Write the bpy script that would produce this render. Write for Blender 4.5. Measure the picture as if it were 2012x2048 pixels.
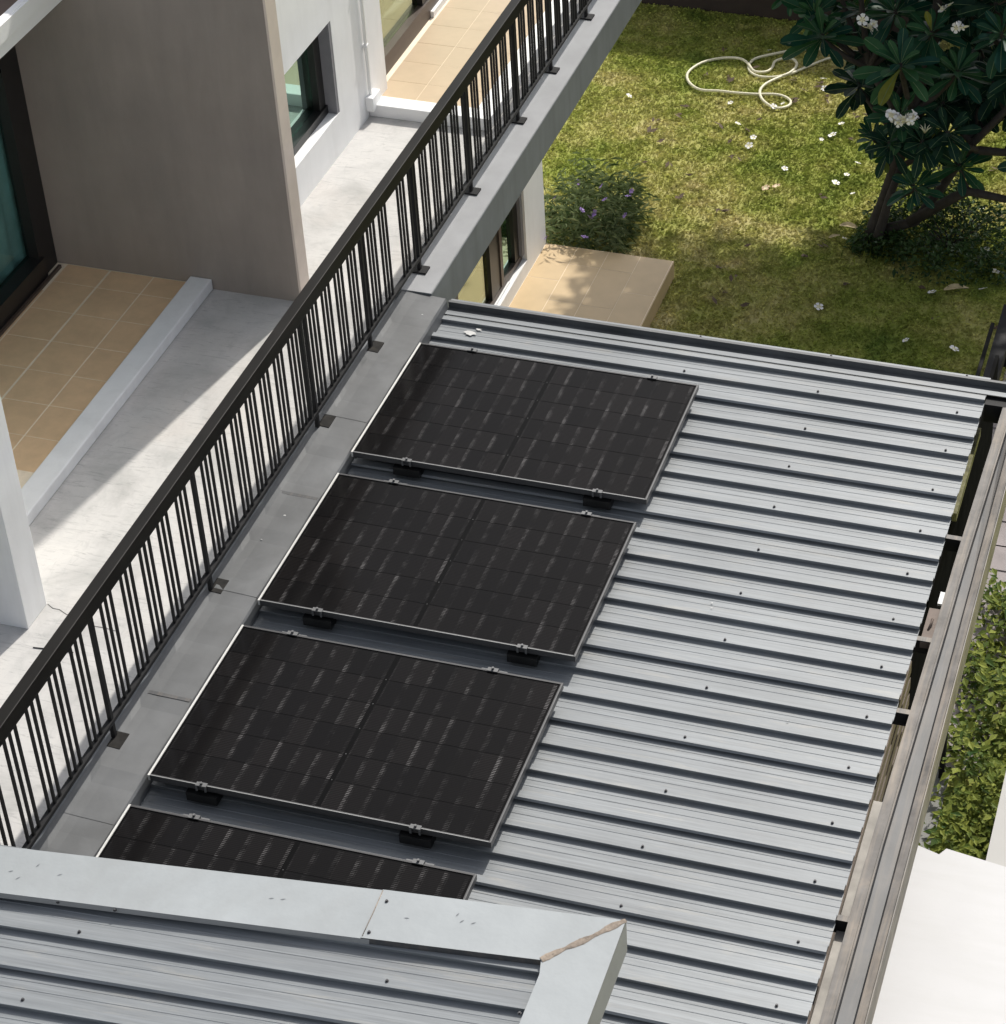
import bpy, math, random
import numpy as np
from mathutils import Vector, Matrix
random.seed(7); rng = np.random.default_rng(7)
R = math.radians
S = bpy.context.scene
COL = S.collection
for o in list(bpy.data.objects): bpy.data.objects.remove(o)

# ------------------------------------------------------------------ camera
cam = bpy.data.cameras.new("camera"); co = bpy.data.objects.new("camera", cam); COL.objects.link(co)
rt = Vector((0.96537512, 0.26076957, -0.00707864)); dn = Vector((0.15068182, -0.57956753, -0.80087232)); fw = Vector((-0.21294568, 0.77207559, -0.5987933))
m = Matrix((rt, -dn, -fw)).transposed().to_4x4(); m.translation = (4.73214726, -9.92318146, 8.24120738)
co.matrix_world = m
cam.sensor_fit = 'HORIZONTAL'; cam.sensor_width = 36; cam.lens = 4746.43 / 2012 * 36
cam.shift_x = -(1372.51 - 1006) / 2012; cam.shift_y = (855.81 - 1024) / 2012
cam.clip_end = 300; S.camera = co

# ------------------------------------------------------------------ light
SUN_EL, SUN_AZ = R(47), R(10.4)
w = bpy.data.worlds.new("World"); S.world = w; w.use_nodes = True
nt = w.node_tree; nt.nodes.clear()
sk = nt.nodes.new('ShaderNodeTexSky'); sk.sky_type = 'NISHITA'; sk.sun_disc = False
sk.sun_elevation = SUN_EL; sk.sun_rotation = SUN_AZ; sk.air_density = 1.0; sk.dust_density = 3.0; sk.ozone_density = 1.0
bg = nt.nodes.new('ShaderNodeBackground'); bg.inputs[1].default_value = 0.116
ow = nt.nodes.new('ShaderNodeOutputWorld')
hz = nt.nodes.new('ShaderNodeHueSaturation'); hz.inputs['Saturation'].default_value = .38  # hazy sky
nt.links.new(sk.outputs[0], hz.inputs['Color']); nt.links.new(hz.outputs[0], bg.inputs[0]); nt.links.new(bg.outputs[0], ow.inputs[0])
sl = bpy.data.lights.new("sun", 'SUN'); sl.energy = 2.85; sl.angle = R(1.0); sl.color = (1, .955, .88)
so = bpy.data.objects.new("sun", sl); COL.objects.link(so)
sd = Vector((math.sin(SUN_AZ) * math.cos(SUN_EL), math.cos(SUN_AZ) * math.cos(SUN_EL), math.sin(SUN_EL)))
so.rotation_euler = sd.to_track_quat('Z', 'Y').to_euler(); so.location = sd * 30
S.view_settings.view_transform = 'Standard'; S.view_settings.look = 'None'
S.view_settings.exposure = 0.47; S.view_settings.gamma = 1; S.view_settings.use_curve_mapping = False

# ------------------------------------------------------------------ materials
class NT:
    def __init__(s, name):
        s.m = bpy.data.materials.new(name); s.m.use_nodes = True; s.t = s.m.node_tree; s.n = s.t.nodes
        s.b = s.n['Principled BSDF']; s.out = s.n['Material Output']
    def add(s, typ, **k):
        n = s.n.new(typ)
        for a, v in k.items(): setattr(n, a, v)
        return n
    def lk(s, a, b): s.t.links.new(a, b)
    def pos(s): return s.add('ShaderNodeNewGeometry').outputs['Position']
    def obj(s): return s.add('ShaderNodeTexCoord').outputs['Object']
    def mapv(s, v, scale):
        n = s.add('ShaderNodeMapping'); n.inputs['Scale'].default_value = scale; s.lk(v, n.inputs[0]); return n.outputs[0]
    def noise(s, v, scale, detail=4, rough=.55, dist=0):
        n = s.add('ShaderNodeTexNoise'); s.lk(v, n.inputs['Vector'])
        n.inputs['Scale'].default_value = scale; n.inputs['Detail'].default_value = detail
        n.inputs['Roughness'].default_value = rough; n.inputs['Distortion'].default_value = dist
        return n.outputs[0]
    def ramp(s, f, pts):
        n = s.add('ShaderNodeValToRGB'); e = n.color_ramp.elements
        while len(e) < len(pts): e.new(.5)
        for el, (p, c) in zip(e, pts):
            el.position = p; el.color = (c, c, c, 1) if isinstance(c, (int, float)) else (*c, 1)
        s.lk(f, n.inputs[0]); return n.outputs[0]
    def mix(s, f, a, b, mode='MIX'):
        n = s.add('ShaderNodeMix', data_type='RGBA', blend_type=mode)
        for i, v in ((0, f), (6, a), (7, b)):
            if hasattr(v, 'links'): s.lk(v, n.inputs[i])
            elif i == 0: n.inputs[0].default_value = v
            else: n.inputs[i].default_value = (*v, 1) if not isinstance(v, (int, float)) else (v, v, v, 1)
        return n.outputs[2]
    def math(s, op, a, b=0.0, c=None):
        n = s.add('ShaderNodeMath', operation=op)
        for i, v in enumerate((a, b) if c is None else (a, b, c)):
            if hasattr(v, 'links'): s.lk(v, n.inputs[i])
            else: n.inputs[i].default_value = v
        return n.outputs[0]
    def bump(s, h, strength, dist=.01):
        n = s.add('ShaderNodeBump'); n.inputs['Strength'].default_value = strength; n.inputs['Distance'].default_value = dist
        s.lk(h, n.inputs['Height']); s.lk(n.outputs[0], s.b.inputs['Normal'])
    def set(s, col=None, rough=.6, metal=0, spec=.5, coat=0):
        if col is not None:
            if hasattr(col, 'links'): s.lk(col, s.b.inputs['Base Color'])
            else: s.b.inputs['Base Color'].default_value = (*col, 1)
        if hasattr(rough, 'links'): s.lk(rough, s.b.inputs['Roughness'])
        else: s.b.inputs['Roughness'].default_value = rough
        s.b.inputs['Metallic'].default_value = metal; s.b.inputs['Specular IOR Level'].default_value = spec
        s.b.inputs['Coat Weight'].default_value = coat
        return s.m

def simple(name, col, rough=.6, metal=0, var=.12, scale=6, spec=.5, bump=0, bscale=60, dirt=None, dirt_amt=.4, streak=None, samt=.25, sdir=(9, 9, .7)):
    t = NT(name); p = t.pos()
    f = t.noise(p, scale, 5, .6)
    lo = tuple(c * (1 - var) for c in col); hi = tuple(min(1, c * (1 + var)) for c in col)
    c = t.ramp(f, [(.3, lo), (.7, hi)])
    if dirt:
        d = t.ramp(t.noise(p, scale * .35, 6, .7, .6), [(.52, 0), (.72, dirt_amt)])
        c = t.mix(d, c, dirt)
    if streak:
        d2 = t.ramp(t.noise(t.mapv(p, sdir), 1.0, 6, .65, .3), [(.45, 0), (.75, samt)])
        c = t.mix(d2, c, streak)
    if bump: t.bump(t.noise(p, bscale, 4, .6), bump, .01)
    return t.set(c, rough, metal, spec)

M = {}
def sheet_metal(name, base, rough, metal, dirt):
    t = NT(name); p = t.pos()
    st = t.noise(t.mapv(p, (1.1, 46, 8)), 1.6, 5, .62)
    c = t.ramp(st, [(.28, tuple(x * .78 for x in base)), (.72, tuple(x * 1.18 for x in base))])
    b2 = t.ramp(t.noise(p, 1.1, 4, .6), [(.3, .9), (.7, 1.08)])
    c = t.mix(1, c, b2, 'MULTIPLY')
    d = t.ramp(t.noise(t.mapv(p, (1.3, 8, 4)), 1.9, 6, .7, .4), [(.55, 0), (.8, dirt)])
    c = t.mix(d, c, (.42, .39, .33))
    rn = t.add('ShaderNodeObjectInfo').outputs['Random']
    c = t.mix(1, c, t.ramp(rn, [(0, .9), (1, 1.06)]), 'MULTIPLY')
    # white chalky runs
    k = t.ramp(t.noise(t.mapv(p, (2.2, 60, 8)), 1.3, 4, .65), [(.63, 0), (.72, .35)])
    c = t.mix(k, c, tuple(min(1, x * 1.35) for x in base))
    r = t.ramp(st, [(.2, rough - .06), (.8, rough + .1)])
    t.bump(t.noise(t.mapv(p, (3, 9, 9)), 2.2, 3, .5), .10, .01)
    return t.set(c, r, metal, .4)
M['roof'] = sheet_metal('roof_sheet_metal', (.218, .233, .245), .45, .10, .4)
M['flash_light'] = simple('light_flashing_paint', (.315, .338, .350), .55, .0, .08, 2.2, dirt=(.25, .26, .26), dirt_amt=.5, bump=.35, bscale=5)
M['flash'] = simple('grey_flashing', (.088, .092, .096), .55, .0, .3, 2.4, dirt=(.17, .178, .185), dirt_amt=.5, bump=.06, bscale=9)
M['flash_side'] = simple('flashing_side', (.27, .275, .275), .5, .2, .1, 4)
M['steel'] = simple('black_steel', (.014, .014, .015), .6, 0, .3, 12, spec=.2)
M['rail'] = simple('rail_paint', (.007, .0063, .0058), .5, 0, .4, 3.2, spec=.14)
M['white'] = simple('white_paint', (.84, .845, .845), .65, 0, .04, 3, bump=.05, bscale=70, streak=(.60, .60, .59), samt=.3, sdir=(7, 7, .9))
M['white_clean'] = simple('bright_white_paint', (.86, .86, .86), .6, 0, .015, 3)
M['canopy'] = simple('off_white_canopy', (.565, .565, .57), .7, 0, .04, 1.4, streak=(.50, .50, .49), samt=.5, sdir=(1, 6, 5), bump=.04, bscale=30)
M['wall_pale'] = simple('pale_wall', (.46, .455, .44), .75, 0, .05, 2)
M['matte_black'] = simple('matte_black_sheet', (.012, .012, .012), .9, 0, .2, 10, spec=0)
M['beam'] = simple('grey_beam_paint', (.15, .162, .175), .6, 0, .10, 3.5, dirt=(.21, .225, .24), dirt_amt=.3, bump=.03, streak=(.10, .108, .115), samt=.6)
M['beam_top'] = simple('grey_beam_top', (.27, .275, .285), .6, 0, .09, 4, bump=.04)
M['taupe'] = simple('taupe_render', (.27, .235, .21), .8, 0, .10, 1.6, bump=.10, bscale=200, streak=(.18, .16, .15), samt=.45, sdir=(5, 5, .8))
M['beige'] = simple('beige_wall_end', (.60, .52, .46), .75, 0, .05, 6, bump=.03, bscale=120)
M['eave_brown'] = simple('brown_eave', (.12, .085, .07), .7, 0, .1, 4)
M['grout'] = simple('grout', (.86, .74, .58), .85, 0, .08, 20)
M['tile'] = simple('terrace_tile', (.74, .52, .315), .42, 0, .09, 7, dirt=(.64, .45, .275), dirt_amt=.5)
M['tile_far'] = simple('pale_tile', (.52, .40, .27), .4, 0, .05, 7)
M['tile_patio'] = simple('patio_tile', (.55, .405, .225), .45, 0, .06, 5)
M['frame'] = simple('black_window_frame', (.014, .013, .013), .4, 0, .2, 8)
M['frame_brown'] = simple('brown_window_frame', (.075, .055, .045), .45, 0, .15, 8)
M['reveal'] = simple('grey_reveal', (.23, .23, .25), .6, 0, .08, 8)
M['curtain_green'] = simple('pale_green_curtain', (.62, .72, .60), .9, 0, .06, 9)
M['curtain_teal'] = simple('teal_curtain', (.30, .40, .41), .9, 0, .15, 9)
M['inside'] = simple('room_interior', (.10, .13, .12), .9, 0, .1, 2)
M['inside_tan'] = simple('room_interior_tan', (.30, .28, .17), .9, 0, .1, 2)
M['frame_glint'] = simple('panel_frame_glint', (.80, .79, .76), .32, .55, .05, 10)  # left frame rail only: reflected glint put into a brighter colour
M['pframe'] = simple('panel_frame_black', (.05, .05, .052), .45, .1, .1, 10)
M['back'] = simple('panel_backsheet', (.003, .003, .0032), .3, 0, .1, 10, spec=.05)
M['rubber'] = simple('black_rubber', (.008, .008, .008), .35, 0, .2, 10, spec=.4)
M['clamp'] = simple('clamp_metal', (.12, .122, .125), .5, .3, .15, 20)
M['screw'] = simple('screw_metal', (.06, .06, .065), .5, .4, .2, 30)
M['sealant'] = simple('sealant', (.25, .205, .165), .75, 0, .4, 22, bump=.3, bscale=60)
M['splash'] = simple('white_splash', (.5, .5, .49), .8, 0, .1, 40)
M['gutter'] = simple('weathered_gutter', (.135, .125, .115), .6, 0, .4, 6, dirt=(.30, .245, .19), dirt_amt=.6, bump=.05, bscale=30, streak=(.33, .275, .215), samt=.75, sdir=(30, 1.3, 20))
M['ledge'] = simple('concrete_ledge', (.36, .34, .31), .7, 0, .25, 7, dirt=(.22, .2, .18), dirt_amt=.5)
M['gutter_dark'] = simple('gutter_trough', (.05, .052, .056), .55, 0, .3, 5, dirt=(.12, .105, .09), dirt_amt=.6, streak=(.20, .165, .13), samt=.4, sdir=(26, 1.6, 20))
M['patch'] = simple('dark_notch_patch', (.014, .013, .012), .75, 0, .5, 25, spec=.2, dirt=(.045, .038, .026), dirt_amt=.6)
M['slat'] = simple('brown_slat', (.13, .095, .075), .65, 0, .25, 10)
M['moss'] = simple('mossy_timber', (.17, .165, .085), .85, 0, .5, 20, bump=.2, bscale=50)
M['hose'] = simple('cream_hose', (.74, .70, .52), .45, 0, .04, 8)
M['petal'] = simple('white_petal', (.80, .79, .77), .6, 0, .03, 30)
M['petal_core'] = simple('yellow_petal_core', (.80, .74, .50), .6, 0, .05, 30)
M['petal_old'] = simple('browning_petal', (.62, .44, .30), .7, 0, .2, 40)
M['purple'] = simple('purple_petal', (.29, .18, .46), .6, 0, .12, 30)
M['dry_leaf'] = simple('dry_leaf', (.52, .42, .24), .7, 0, .18, 30)
M['dead_leaf'] = simple('dead_leaf_dark', (.085, .055, .03), .8, 0, .4, 30)
M['bark'] = simple('frangipani_bark', (.045, .037, .032), .85, 0, .3, 14, bump=.2, bscale=50)
M['wall_dark'] = simple('dark_garden_wall', (.035, .024, .02), .8, 0, .2, 5)
M['paving'] = simple('grey_paving', (.27, .24, .235), .8, 0, .16, 5, bump=.06, bscale=80)
M['concrete'] = simple('carport_concrete', (.22, .22, .21), .85, 0, .15, 2)

def cement():
    t = NT('terrace_cement'); p = t.pos()
    c = t.ramp(t.noise(p, 2.0, 8, .66, .5), [(.3, (.36, .357, .345)), (.52, (.52, .51, .495)), (.72, (.60, .585, .56))])
    s1 = t.ramp(t.noise(t.mapv(p, (14, 4, 4)), 1.5, 7, .75, 1.2), [(.56, 0), (.72, .4)])
    c = t.mix(s1, c, (.33, .33, .325))
    s3 = t.ramp(t.noise(t.mapv(p, (3, 22, 4)), 1.2, 8, .8, 2.0), [(.54, 0), (.64, .7)])
    c = t.mix(s3, c, (.30, .30, .295))
    s2 = t.ramp(t.noise(p, .9, 5, .6, .3), [(.5, 0), (.7, .3)])
    c = t.mix(s2, c, (.56, .49, .43))
    t.bump(t.noise(p, 30, 6, .7), .18, .006)
    return t.set(c, .85)
M['cement'] = cement()

def cellmat():
    t = NT('solar_cell'); o = t.obj(); sx = t.add('ShaderNodeSeparateXYZ'); t.lk(o, sx.inputs[0])
    x, y = sx.outputs[0], sx.outputs[1]
    rnd = t.add('ShaderNodeObjectInfo').outputs['Random']
    line = t.math('LESS_THAN', t.math('FRACT', t.math('ADD', t.math('MULTIPLY', y, 90.0), 50.0)), .34)
    edge = t.math('GREATER_THAN', x, .0335)
    edge2 = t.math('LESS_THAN', x, -.044)
    r2 = t.math('MULTIPLY', rnd, rnd)
    wn = t.noise(t.pos(), 9, 4, .65)
    wm = t.ramp(wn, [(.44, .08), (.64, 1)])
    e = t.math('ADD', t.math('MULTIPLY', edge, t.math('MULTIPLY_ADD', r2, .24, .045)), t.math('MULTIPLY', edge2, .05))
    e = t.math('ADD', t.math('MULTIPLY', e, wm), t.math('MULTIPLY_ADD', r2, .012, .004))
    amt = t.math('MULTIPLY', line, e)
    base = t.mix(rnd, (.0052, .0050, .0052), (.0064, .0057, .0057))
    c = t.mix(amt, base, (.62, .60, .60))
    return t.set(c, .13, 0, .07)
M['cell'] = cellmat()

def glassmat(name, tint, gl=.16, rough=.02, gc=(.9, .95, .93)):
    t = NT(name); t.n.remove(t.b)
    tr = t.add('ShaderNodeBsdfTransparent'); tr.inputs[0].default_value = (*tint, 1)
    g = t.add('ShaderNodeBsdfGlossy'); g.inputs['Roughness'].default_value = rough; g.inputs[0].default_value = (*gc, 1)
    fr = t.add('ShaderNodeLayerWeight'); fr.inputs[0].default_value = .5
    f = t.math('MULTIPLY_ADD', t.math('POWER', fr.outputs['Facing'], 4.0), 1 - gl, gl)
    mx = t.add('ShaderNodeMixShader'); t.lk(f, mx.inputs[0]); t.lk(tr.outputs[0], mx.inputs[1]); t.lk(g.outputs[0], mx.inputs[2])
    t.lk(mx.outputs[0], t.out.inputs[0]); return t.m
M['glass'] = glassmat('tinted_green_glass', (.40, .56, .52), .55, .01, (.50, .72, .62))
M['glass_pale'] = glassmat('pale_green_glass', (.80, .92, .90), .05, .01, (.55, .72, .66))
M['glass_yellow'] = glassmat('yellow_gloss_glass', (.80, .88, .82), .42, .01, (.62, .66, .48))  # yellowish reflection tinted into the gloss colour

def leafmat(name, a, b, rough=.55, trans=.12, spec=.15):
    t = NT(name); g = t.add('ShaderNodeNewGeometry')
    f = g.outputs['Random Per Island']; n = t.noise(g.outputs['Position'], 3.5, 3, .6)
    ff = t.math('ADD', t.math('MULTIPLY', f, .6), t.math('MULTIPLY', n, .5))
    c = t.ramp(ff, [(.2, a), (.85, b)])
    t.set(c, rough, 0, spec)
    td = t.add('ShaderNodeBsdfTranslucent'); t.lk(t.mix(.5, c, (b[0] * 1.6, b[1] * 1.6, b[2] * .8)), td.inputs[0])
    mx = t.add('ShaderNodeMixShader'); mx.inputs[0].default_value = trans
    t.lk(t.b.outputs[0], mx.inputs[1]); t.lk(td.outputs[0], mx.inputs[2]); t.lk(mx.outputs[0], t.out.inputs[0])
    return t.m
def leafobj(name, a, b):
    t = NT(name); r = t.add('ShaderNodeObjectInfo').outputs['Random']
    c = t.ramp(r, [(.1, a), (.88, b), (.955, b), (.985, (.22, .22, .035))])
    n = t.noise(t.pos(), 9, 3, .6)
    c = t.mix(1, c, t.ramp(n, [(.3, .8), (.7, 1.15)]), 'MULTIPLY')
    t.set(c, .4, 0, .2)
    td = t.add('ShaderNodeBsdfTranslucent'); t.lk(t.mix(1, c, (1.3, 1.6, .7), 'MULTIPLY'), td.inputs[0])
    mx = t.add('ShaderNodeMixShader'); mx.inputs[0].default_value = .17
    t.lk(t.b.outputs[0], mx.inputs[1]); t.lk(td.outputs[0], mx.inputs[2]); t.lk(mx.outputs[0], t.out.inputs[0])
    return t.m
M['plumeria'] = leafobj('frangipani_leaf', (.010, .055, .040), (.036, .105, .042))
M['midrib'] = simple('leaf_midrib', (.15, .22, .10), .6, 0, .15, 20)
M['ruellia'] = leafmat('bush_leaf', (.03, .075, .022), (.30, .35, .20), .4, .1)
M['shrub'] = leafmat('shrub_leaf', (.018, .045, .014), (.06, .105, .03), .35, .12)
M['hedge'] = leafmat('ground_cover_leaf', (.022, .06, .014), (.235, .265, .055), .4, .2)

def lawn_color(t, v):
    big = t.noise(v, .55, 4, .6, .4)
    mid = t.noise(v, 2.6, 5, .65, .3)
    f = t.math('ADD', t.math('MULTIPLY', big, .65), t.math('MULTIPLY', mid, .45))
    return t.ramp(f, [(.36, (.155, .225, .045)), (.48, (.315, .355, .08)), (.58, (.47, .455, .155)), (.70, (.62, .535, .28))])
def grassmat():
    t = NT('grass_blades'); g = t.add('ShaderNodeNewGeometry')
    c = lawn_color(t, g.outputs['Position'])
    k = t.ramp(g.outputs['Random Per Island'], [(0, .68), (.7, 1.08), (1, 1.5)])
    c = t.mix(1, c, k, 'MULTIPLY'); t.set(c, .7, 0, .12)
    td = t.add('ShaderNodeBsdfTranslucent'); t.lk(c, td.inputs[0])
    mx = t.add('ShaderNodeMixShader'); mx.inputs[0].default_value = .25
    t.lk(t.b.outputs[0], mx.inputs[1]); t.lk(td.outputs[0], mx.inputs[2]); t.lk(mx.outputs[0], t.out.inputs[0])
    return t.m
M['grass'] = grassmat()
t = NT('lawn_soil'); pv = t.pos()
M['lawn'] = t.set(t.mix(1, lawn_color(t, pv), t.ramp(t.noise(pv, 40, 4, .7), [(.3, .6), (.7, .95)]), 'MULTIPLY'), .95, 0, .1)

# ------------------------------------------------------------------ geometry helpers
class MB:
    def __init__(s): s.v = []; s.f = []; s.mi = []; s.sm = []
    def face(s, idx, mi=0, sm=False): s.f.append(idx); s.mi.append(mi); s.sm.append(sm)
    def quad(s, a, b, c, d, mi=0):
        n = len(s.v); s.v += [a, b, c, d]; s.face((n, n + 1, n + 2, n + 3), mi); return s
    def box(s, x0, x1, y0, y1, z0, z1, mi=0, bev=0):
        return s.hexa([(x0, y0, z0), (x1, y0, z0), (x1, y1, z0), (x0, y1, z0), (x0, y0, z1), (x1, y0, z1), (x1, y1, z1), (x0, y1, z1)], mi)
    def hexa(s, p, mi=0):
        n = len(s.v); s.v += p
        for q in ((3, 2, 1, 0), (4, 5, 6, 7), (0, 1, 5, 4), (1, 2, 6, 5), (2, 3, 7, 6), (3, 0, 4, 7)): s.face(tuple(n + i for i in q), mi)
        return s
    def tube(s, pts, rad, n=8, mi=0, cap=True):
        pts = [Vector(p) for p in pts]; k = len(pts); rr = rad if isinstance(rad, (list, tuple)) else [rad] * k
        b0 = len(s.v); up = Vector((0, 0, 1)); nrm = None
        for i, p in enumerate(pts):
            d = (pts[min(i + 1, k - 1)] - pts[max(i - 1, 0)]).normalized()
            if nrm is None: nrm = d.cross(up if abs(d.z) < .9 else Vector((1, 0, 0))).normalized()
            else: nrm = (nrm - d * nrm.dot(d)).normalized()
            bi = d.cross(nrm)
            for j in range(n):
                a = 2 * math.pi * j / n; s.v.append(tuple(p + (nrm * math.cos(a) + bi * math.sin(a)) * rr[i]))
        for i in range(k - 1):
            for j in range(n):
                s.face((b0 + i * n + j, b0 + i * n + (j + 1) % n, b0 + (i + 1) * n + (j + 1) % n, b0 + (i + 1) * n + j), mi, True)
        if cap:
            s.face(tuple(b0 + j for j in range(n))[::-1], mi); s.face(tuple(b0 + (k - 1) * n + j for j in range(n)), mi)
        return s
    def strip(s, A, B, mi=0, sm=False):
        n = len(s.v); k = len(A); s.v += list(A) + list(B)
        for i in range(k - 1): s.face((n + i, n + i + 1, n + k + i + 1, n + k + i), mi, sm)
        return s
    def prism(s, poly, z0, z1, mi=0):
        n = len(s.v); k = len(poly); s.v += [(x, y, z0) for x, y in poly] + [(x, y, z1) for x, y in poly]
        s.face(tuple(range(n, n + k))[::-1], mi); s.face(tuple(range(n + k, n + 2 * k)), mi)
        for i in range(k): s.face((n + i, n + (i + 1) % k, n + k + (i + 1) % k, n + k + i), mi)
        return s
    def mesh(s, name, mats):
        me = bpy.data.meshes.new(name); me.from_pydata([tuple(v) for v in s.v], [], s.f)
        for mt in (mats if isinstance(mats, (list, tuple)) else [mats]): me.materials.append(M[mt] if isinstance(mt, str) else mt)
        me.polygons.foreach_set('material_index', s.mi); me.polygons.foreach_set('use_smooth', s.sm); me.update()
        return me
    def build(s, name, mats, parent=None, bevel=0, **k):
        return put(name, s.mesh(name, mats), parent, bevel=bevel, **k)

def put(name, me, parent=None, loc=None, rot=None, scale=None, bevel=0, label=None, cat=None, group=None, kind=None):
    o = bpy.data.objects.new(name, me); COL.objects.link(o)
    if loc is not None: o.location = loc
    if rot is not None: o.rotation_euler = rot
    if scale is not None: o.scale = scale
    if parent is not None: o.parent = parent
    if bevel:
        b = o.modifiers.new('bevel', 'BEVEL'); b.width = bevel; b.segments = 2; b.limit_method = 'ANGLE'
    return tag(o, label, cat, group, kind)
def tag(o, label=None, cat=None, group=None, kind=None):
    for k, v in (('label', label), ('category', cat), ('group', group), ('kind', kind)):
        if v: o[k] = v
    return o
def thing(name, label, cat, loc=(0, 0, 0), group=None):
    o = bpy.data.objects.new(name, None); COL.objects.link(o); o.location = loc; o.empty_display_size = .2
    return tag(o, label, cat, group)
def box(name, mat, parent, x0, x1, y0, y1, z0, z1, bevel=0, **k):
    return MB().box(x0, x1, y0, y1, z0, z1).build(name, mat, parent, bevel, **k)

G = -3.17
# ================================================================== ground
g = MB(); n = 40
g.quad((-60, -60, G - .004), (60, -60, G - .004), (60, 60, G - .004), (-60, 60, G - .004)); g.build('ground', 'lawn', kind='structure')
box('carport_floor', 'concrete', None, -1.15, 3.40, -9, 4.4, G - .2, G + .008, kind='structure')

# grass blades
def blades(name, N, x0, x1, y0, y1, hmin, hmax, wid, avoid=None):
    x = rng.uniform(x0, x1, N); y = rng.uniform(y0, y1, N)
    keep = np.ones(N, bool)
    for a in (avoid or []): keep &= ~((x > a[0]) & (x < a[1]) & (y > a[2]) & (y < a[3]))
    x, y = x[keep], y[keep]; N = len(x)
    cl = np.sin(x * 7.1 + 1.3 * np.sin(y * 5.3)) * np.sin(y * 6.7 + 1.1 * np.sin(x * 4.1))
    h = rng.uniform(hmin, hmax, N) * (1 + .15 * cl); a = rng.uniform(0, 2 * np.pi, N); til = rng.uniform(.9, 1.5, N)
    b = a + rng.uniform(-.6, .6, N)
    V = np.empty((N, 4, 3)); wv = wid * rng.uniform(.6, 1.3, N)
    px, py = -np.sin(b) * wv, np.cos(b) * wv
    V[:, 0] = np.c_[x - px, y - py, np.full(N, G - .006)]; V[:, 1] = np.c_[x + px, y + py, np.full(N, G - .006)]
    mx, my, mz = x + np.cos(a) * h * .45 * np.sin(til * .5), y + np.sin(a) * h * .45 * np.sin(til * .5), G + h * .6 * np.cos(til * .5)
    V[:, 2] = np.c_[mx + px * .8, my + py * .8, mz]
    V[:, 3] = np.c_[x + np.cos(a) * h * np.sin(til), y + np.sin(a) * h * np.sin(til), G + h * np.cos(til) * .95]
    me = bpy.data.meshes.new(name); me.vertices.add(N * 4); me.vertices.foreach_set('co', V.ravel())
    idx = (np.arange(N) * 4)[:, None] + np.array([0, 1, 2, 0, 2, 3])
    me.loops.add(N * 6); me.loops.foreach_set('vertex_index', idx.ravel().astype(np.int32))
    me.polygons.add(N * 2); me.polygons.foreach_set('loop_start', np.arange(0, N * 6, 3, dtype=np.int32)); me.polygons.foreach_set('loop_total', np.full(N * 2, 3, np.int32))
    me.materials.append(M['grass']); me.update(calc_edges=True); me.validate()
    return put(name, me)
tag(blades('grass', 110000, -1.75, 3.7, 4.9, 11.9, .02, .048, .003, [(-1.3, 0, 4, 6.93)]), 'patchy yellow green lawn grass behind the house', 'grass', None, 'stuff')

# garden wall at the far end of the lawn
gw = thing('garden_wall', 'dark brown garden wall along the far edge of the lawn', 'wall', (1.2, 11.9, G))
box('wall_body', 'wall_dark', gw, -4.2, 3.6, 0, .12, 0, 1.16); box('wall_cap', 'wall_dark', gw, -4.22, 3.62, -.02, .14, 1.16, 1.22)

# ================================================================== house
house = thing('house', 'white and taupe house with tiled terraces, dark window frames and a grey edge beam', 'house', (0, 0, 0))
TZ, FZ = -.10, -.07
box('terrace_floor', 'cement', house, -2.9, -.37, -6, 6.9, -.29, TZ)
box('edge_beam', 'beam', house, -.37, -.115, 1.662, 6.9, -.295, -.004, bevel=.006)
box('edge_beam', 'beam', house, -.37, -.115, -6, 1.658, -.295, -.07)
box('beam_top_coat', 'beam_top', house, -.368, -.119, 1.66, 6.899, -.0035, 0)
box('side_wall', 'taupe', house, -2.9, -.945, 1.5, 1.63, TZ, 2.8)
box('wall_end', 'beige', house, -.9449, -.93, 1.4985, 1.633, TZ, 2.801)
box('column', 'white', house, -1.75, -1.137, -1.76, -1.55, TZ, 3.0, bevel=.004)
box('recess_bounce_wall', 'white', house, -2.9, -1.751, -1.758, -1.552, TZ, 3.0)  # unseen wall added to bounce sunlight into the shaded recess
box('eave_fascia', 'white_clean', house, -2.24, -2.2, -1.551, 1.497, 1.89, 2.08)
box('eave_moulding', 'white_clean', house, -2.2, -2.185, -1.551, 1.497, 1.975, 2.075)
box('eave_slab', 'eave_brown', house, -2.9, -2.242, -1.551, 1.497, 1.90, 2.07)
# near tiled bay with kerb
box('tile_bed', 'grout', house, -2.66, -1.69, -1.551, 1.498, TZ, FZ - .0012)
tm = MB().box(-.151, .151, -.151, .151, -.012, 0).mesh('floor_tile', 'tile')
xs = [-1.7915 + .0, -2.0985, -2.4065]
for i, xc in enumerate(xs):
    for j in range(-6, 6):
        yc = 1.135 - .308 * j + .0
        if yc > 1.4 or yc < -1.4: continue
        put('floor_tile', tm, house, (xc, yc, FZ + rng.uniform(-.0006, .0006)), scale=(.97 if i else .72, 1, 1)) if i else put('floor_tile', tm, house, (-1.816, yc, FZ), scale=(.84, 1, 1))
    put('floor_tile', tm, house, (xc if i else -1.816, 1.392, FZ), scale=(.97 if i else .84, .66, 1))
for j in range(-6, 6):
    yc = 1.135 - .308 * j
    if -1.3 < yc < 1.4: put('floor_tile', tm, house, (-2.60, yc - .11, FZ), scale=(.24, 1, 1))
box('tile_kerb', 'white', house, -1.69, -1.54, -1.549, 1.498, TZ, -.02, bevel=.008)
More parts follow.
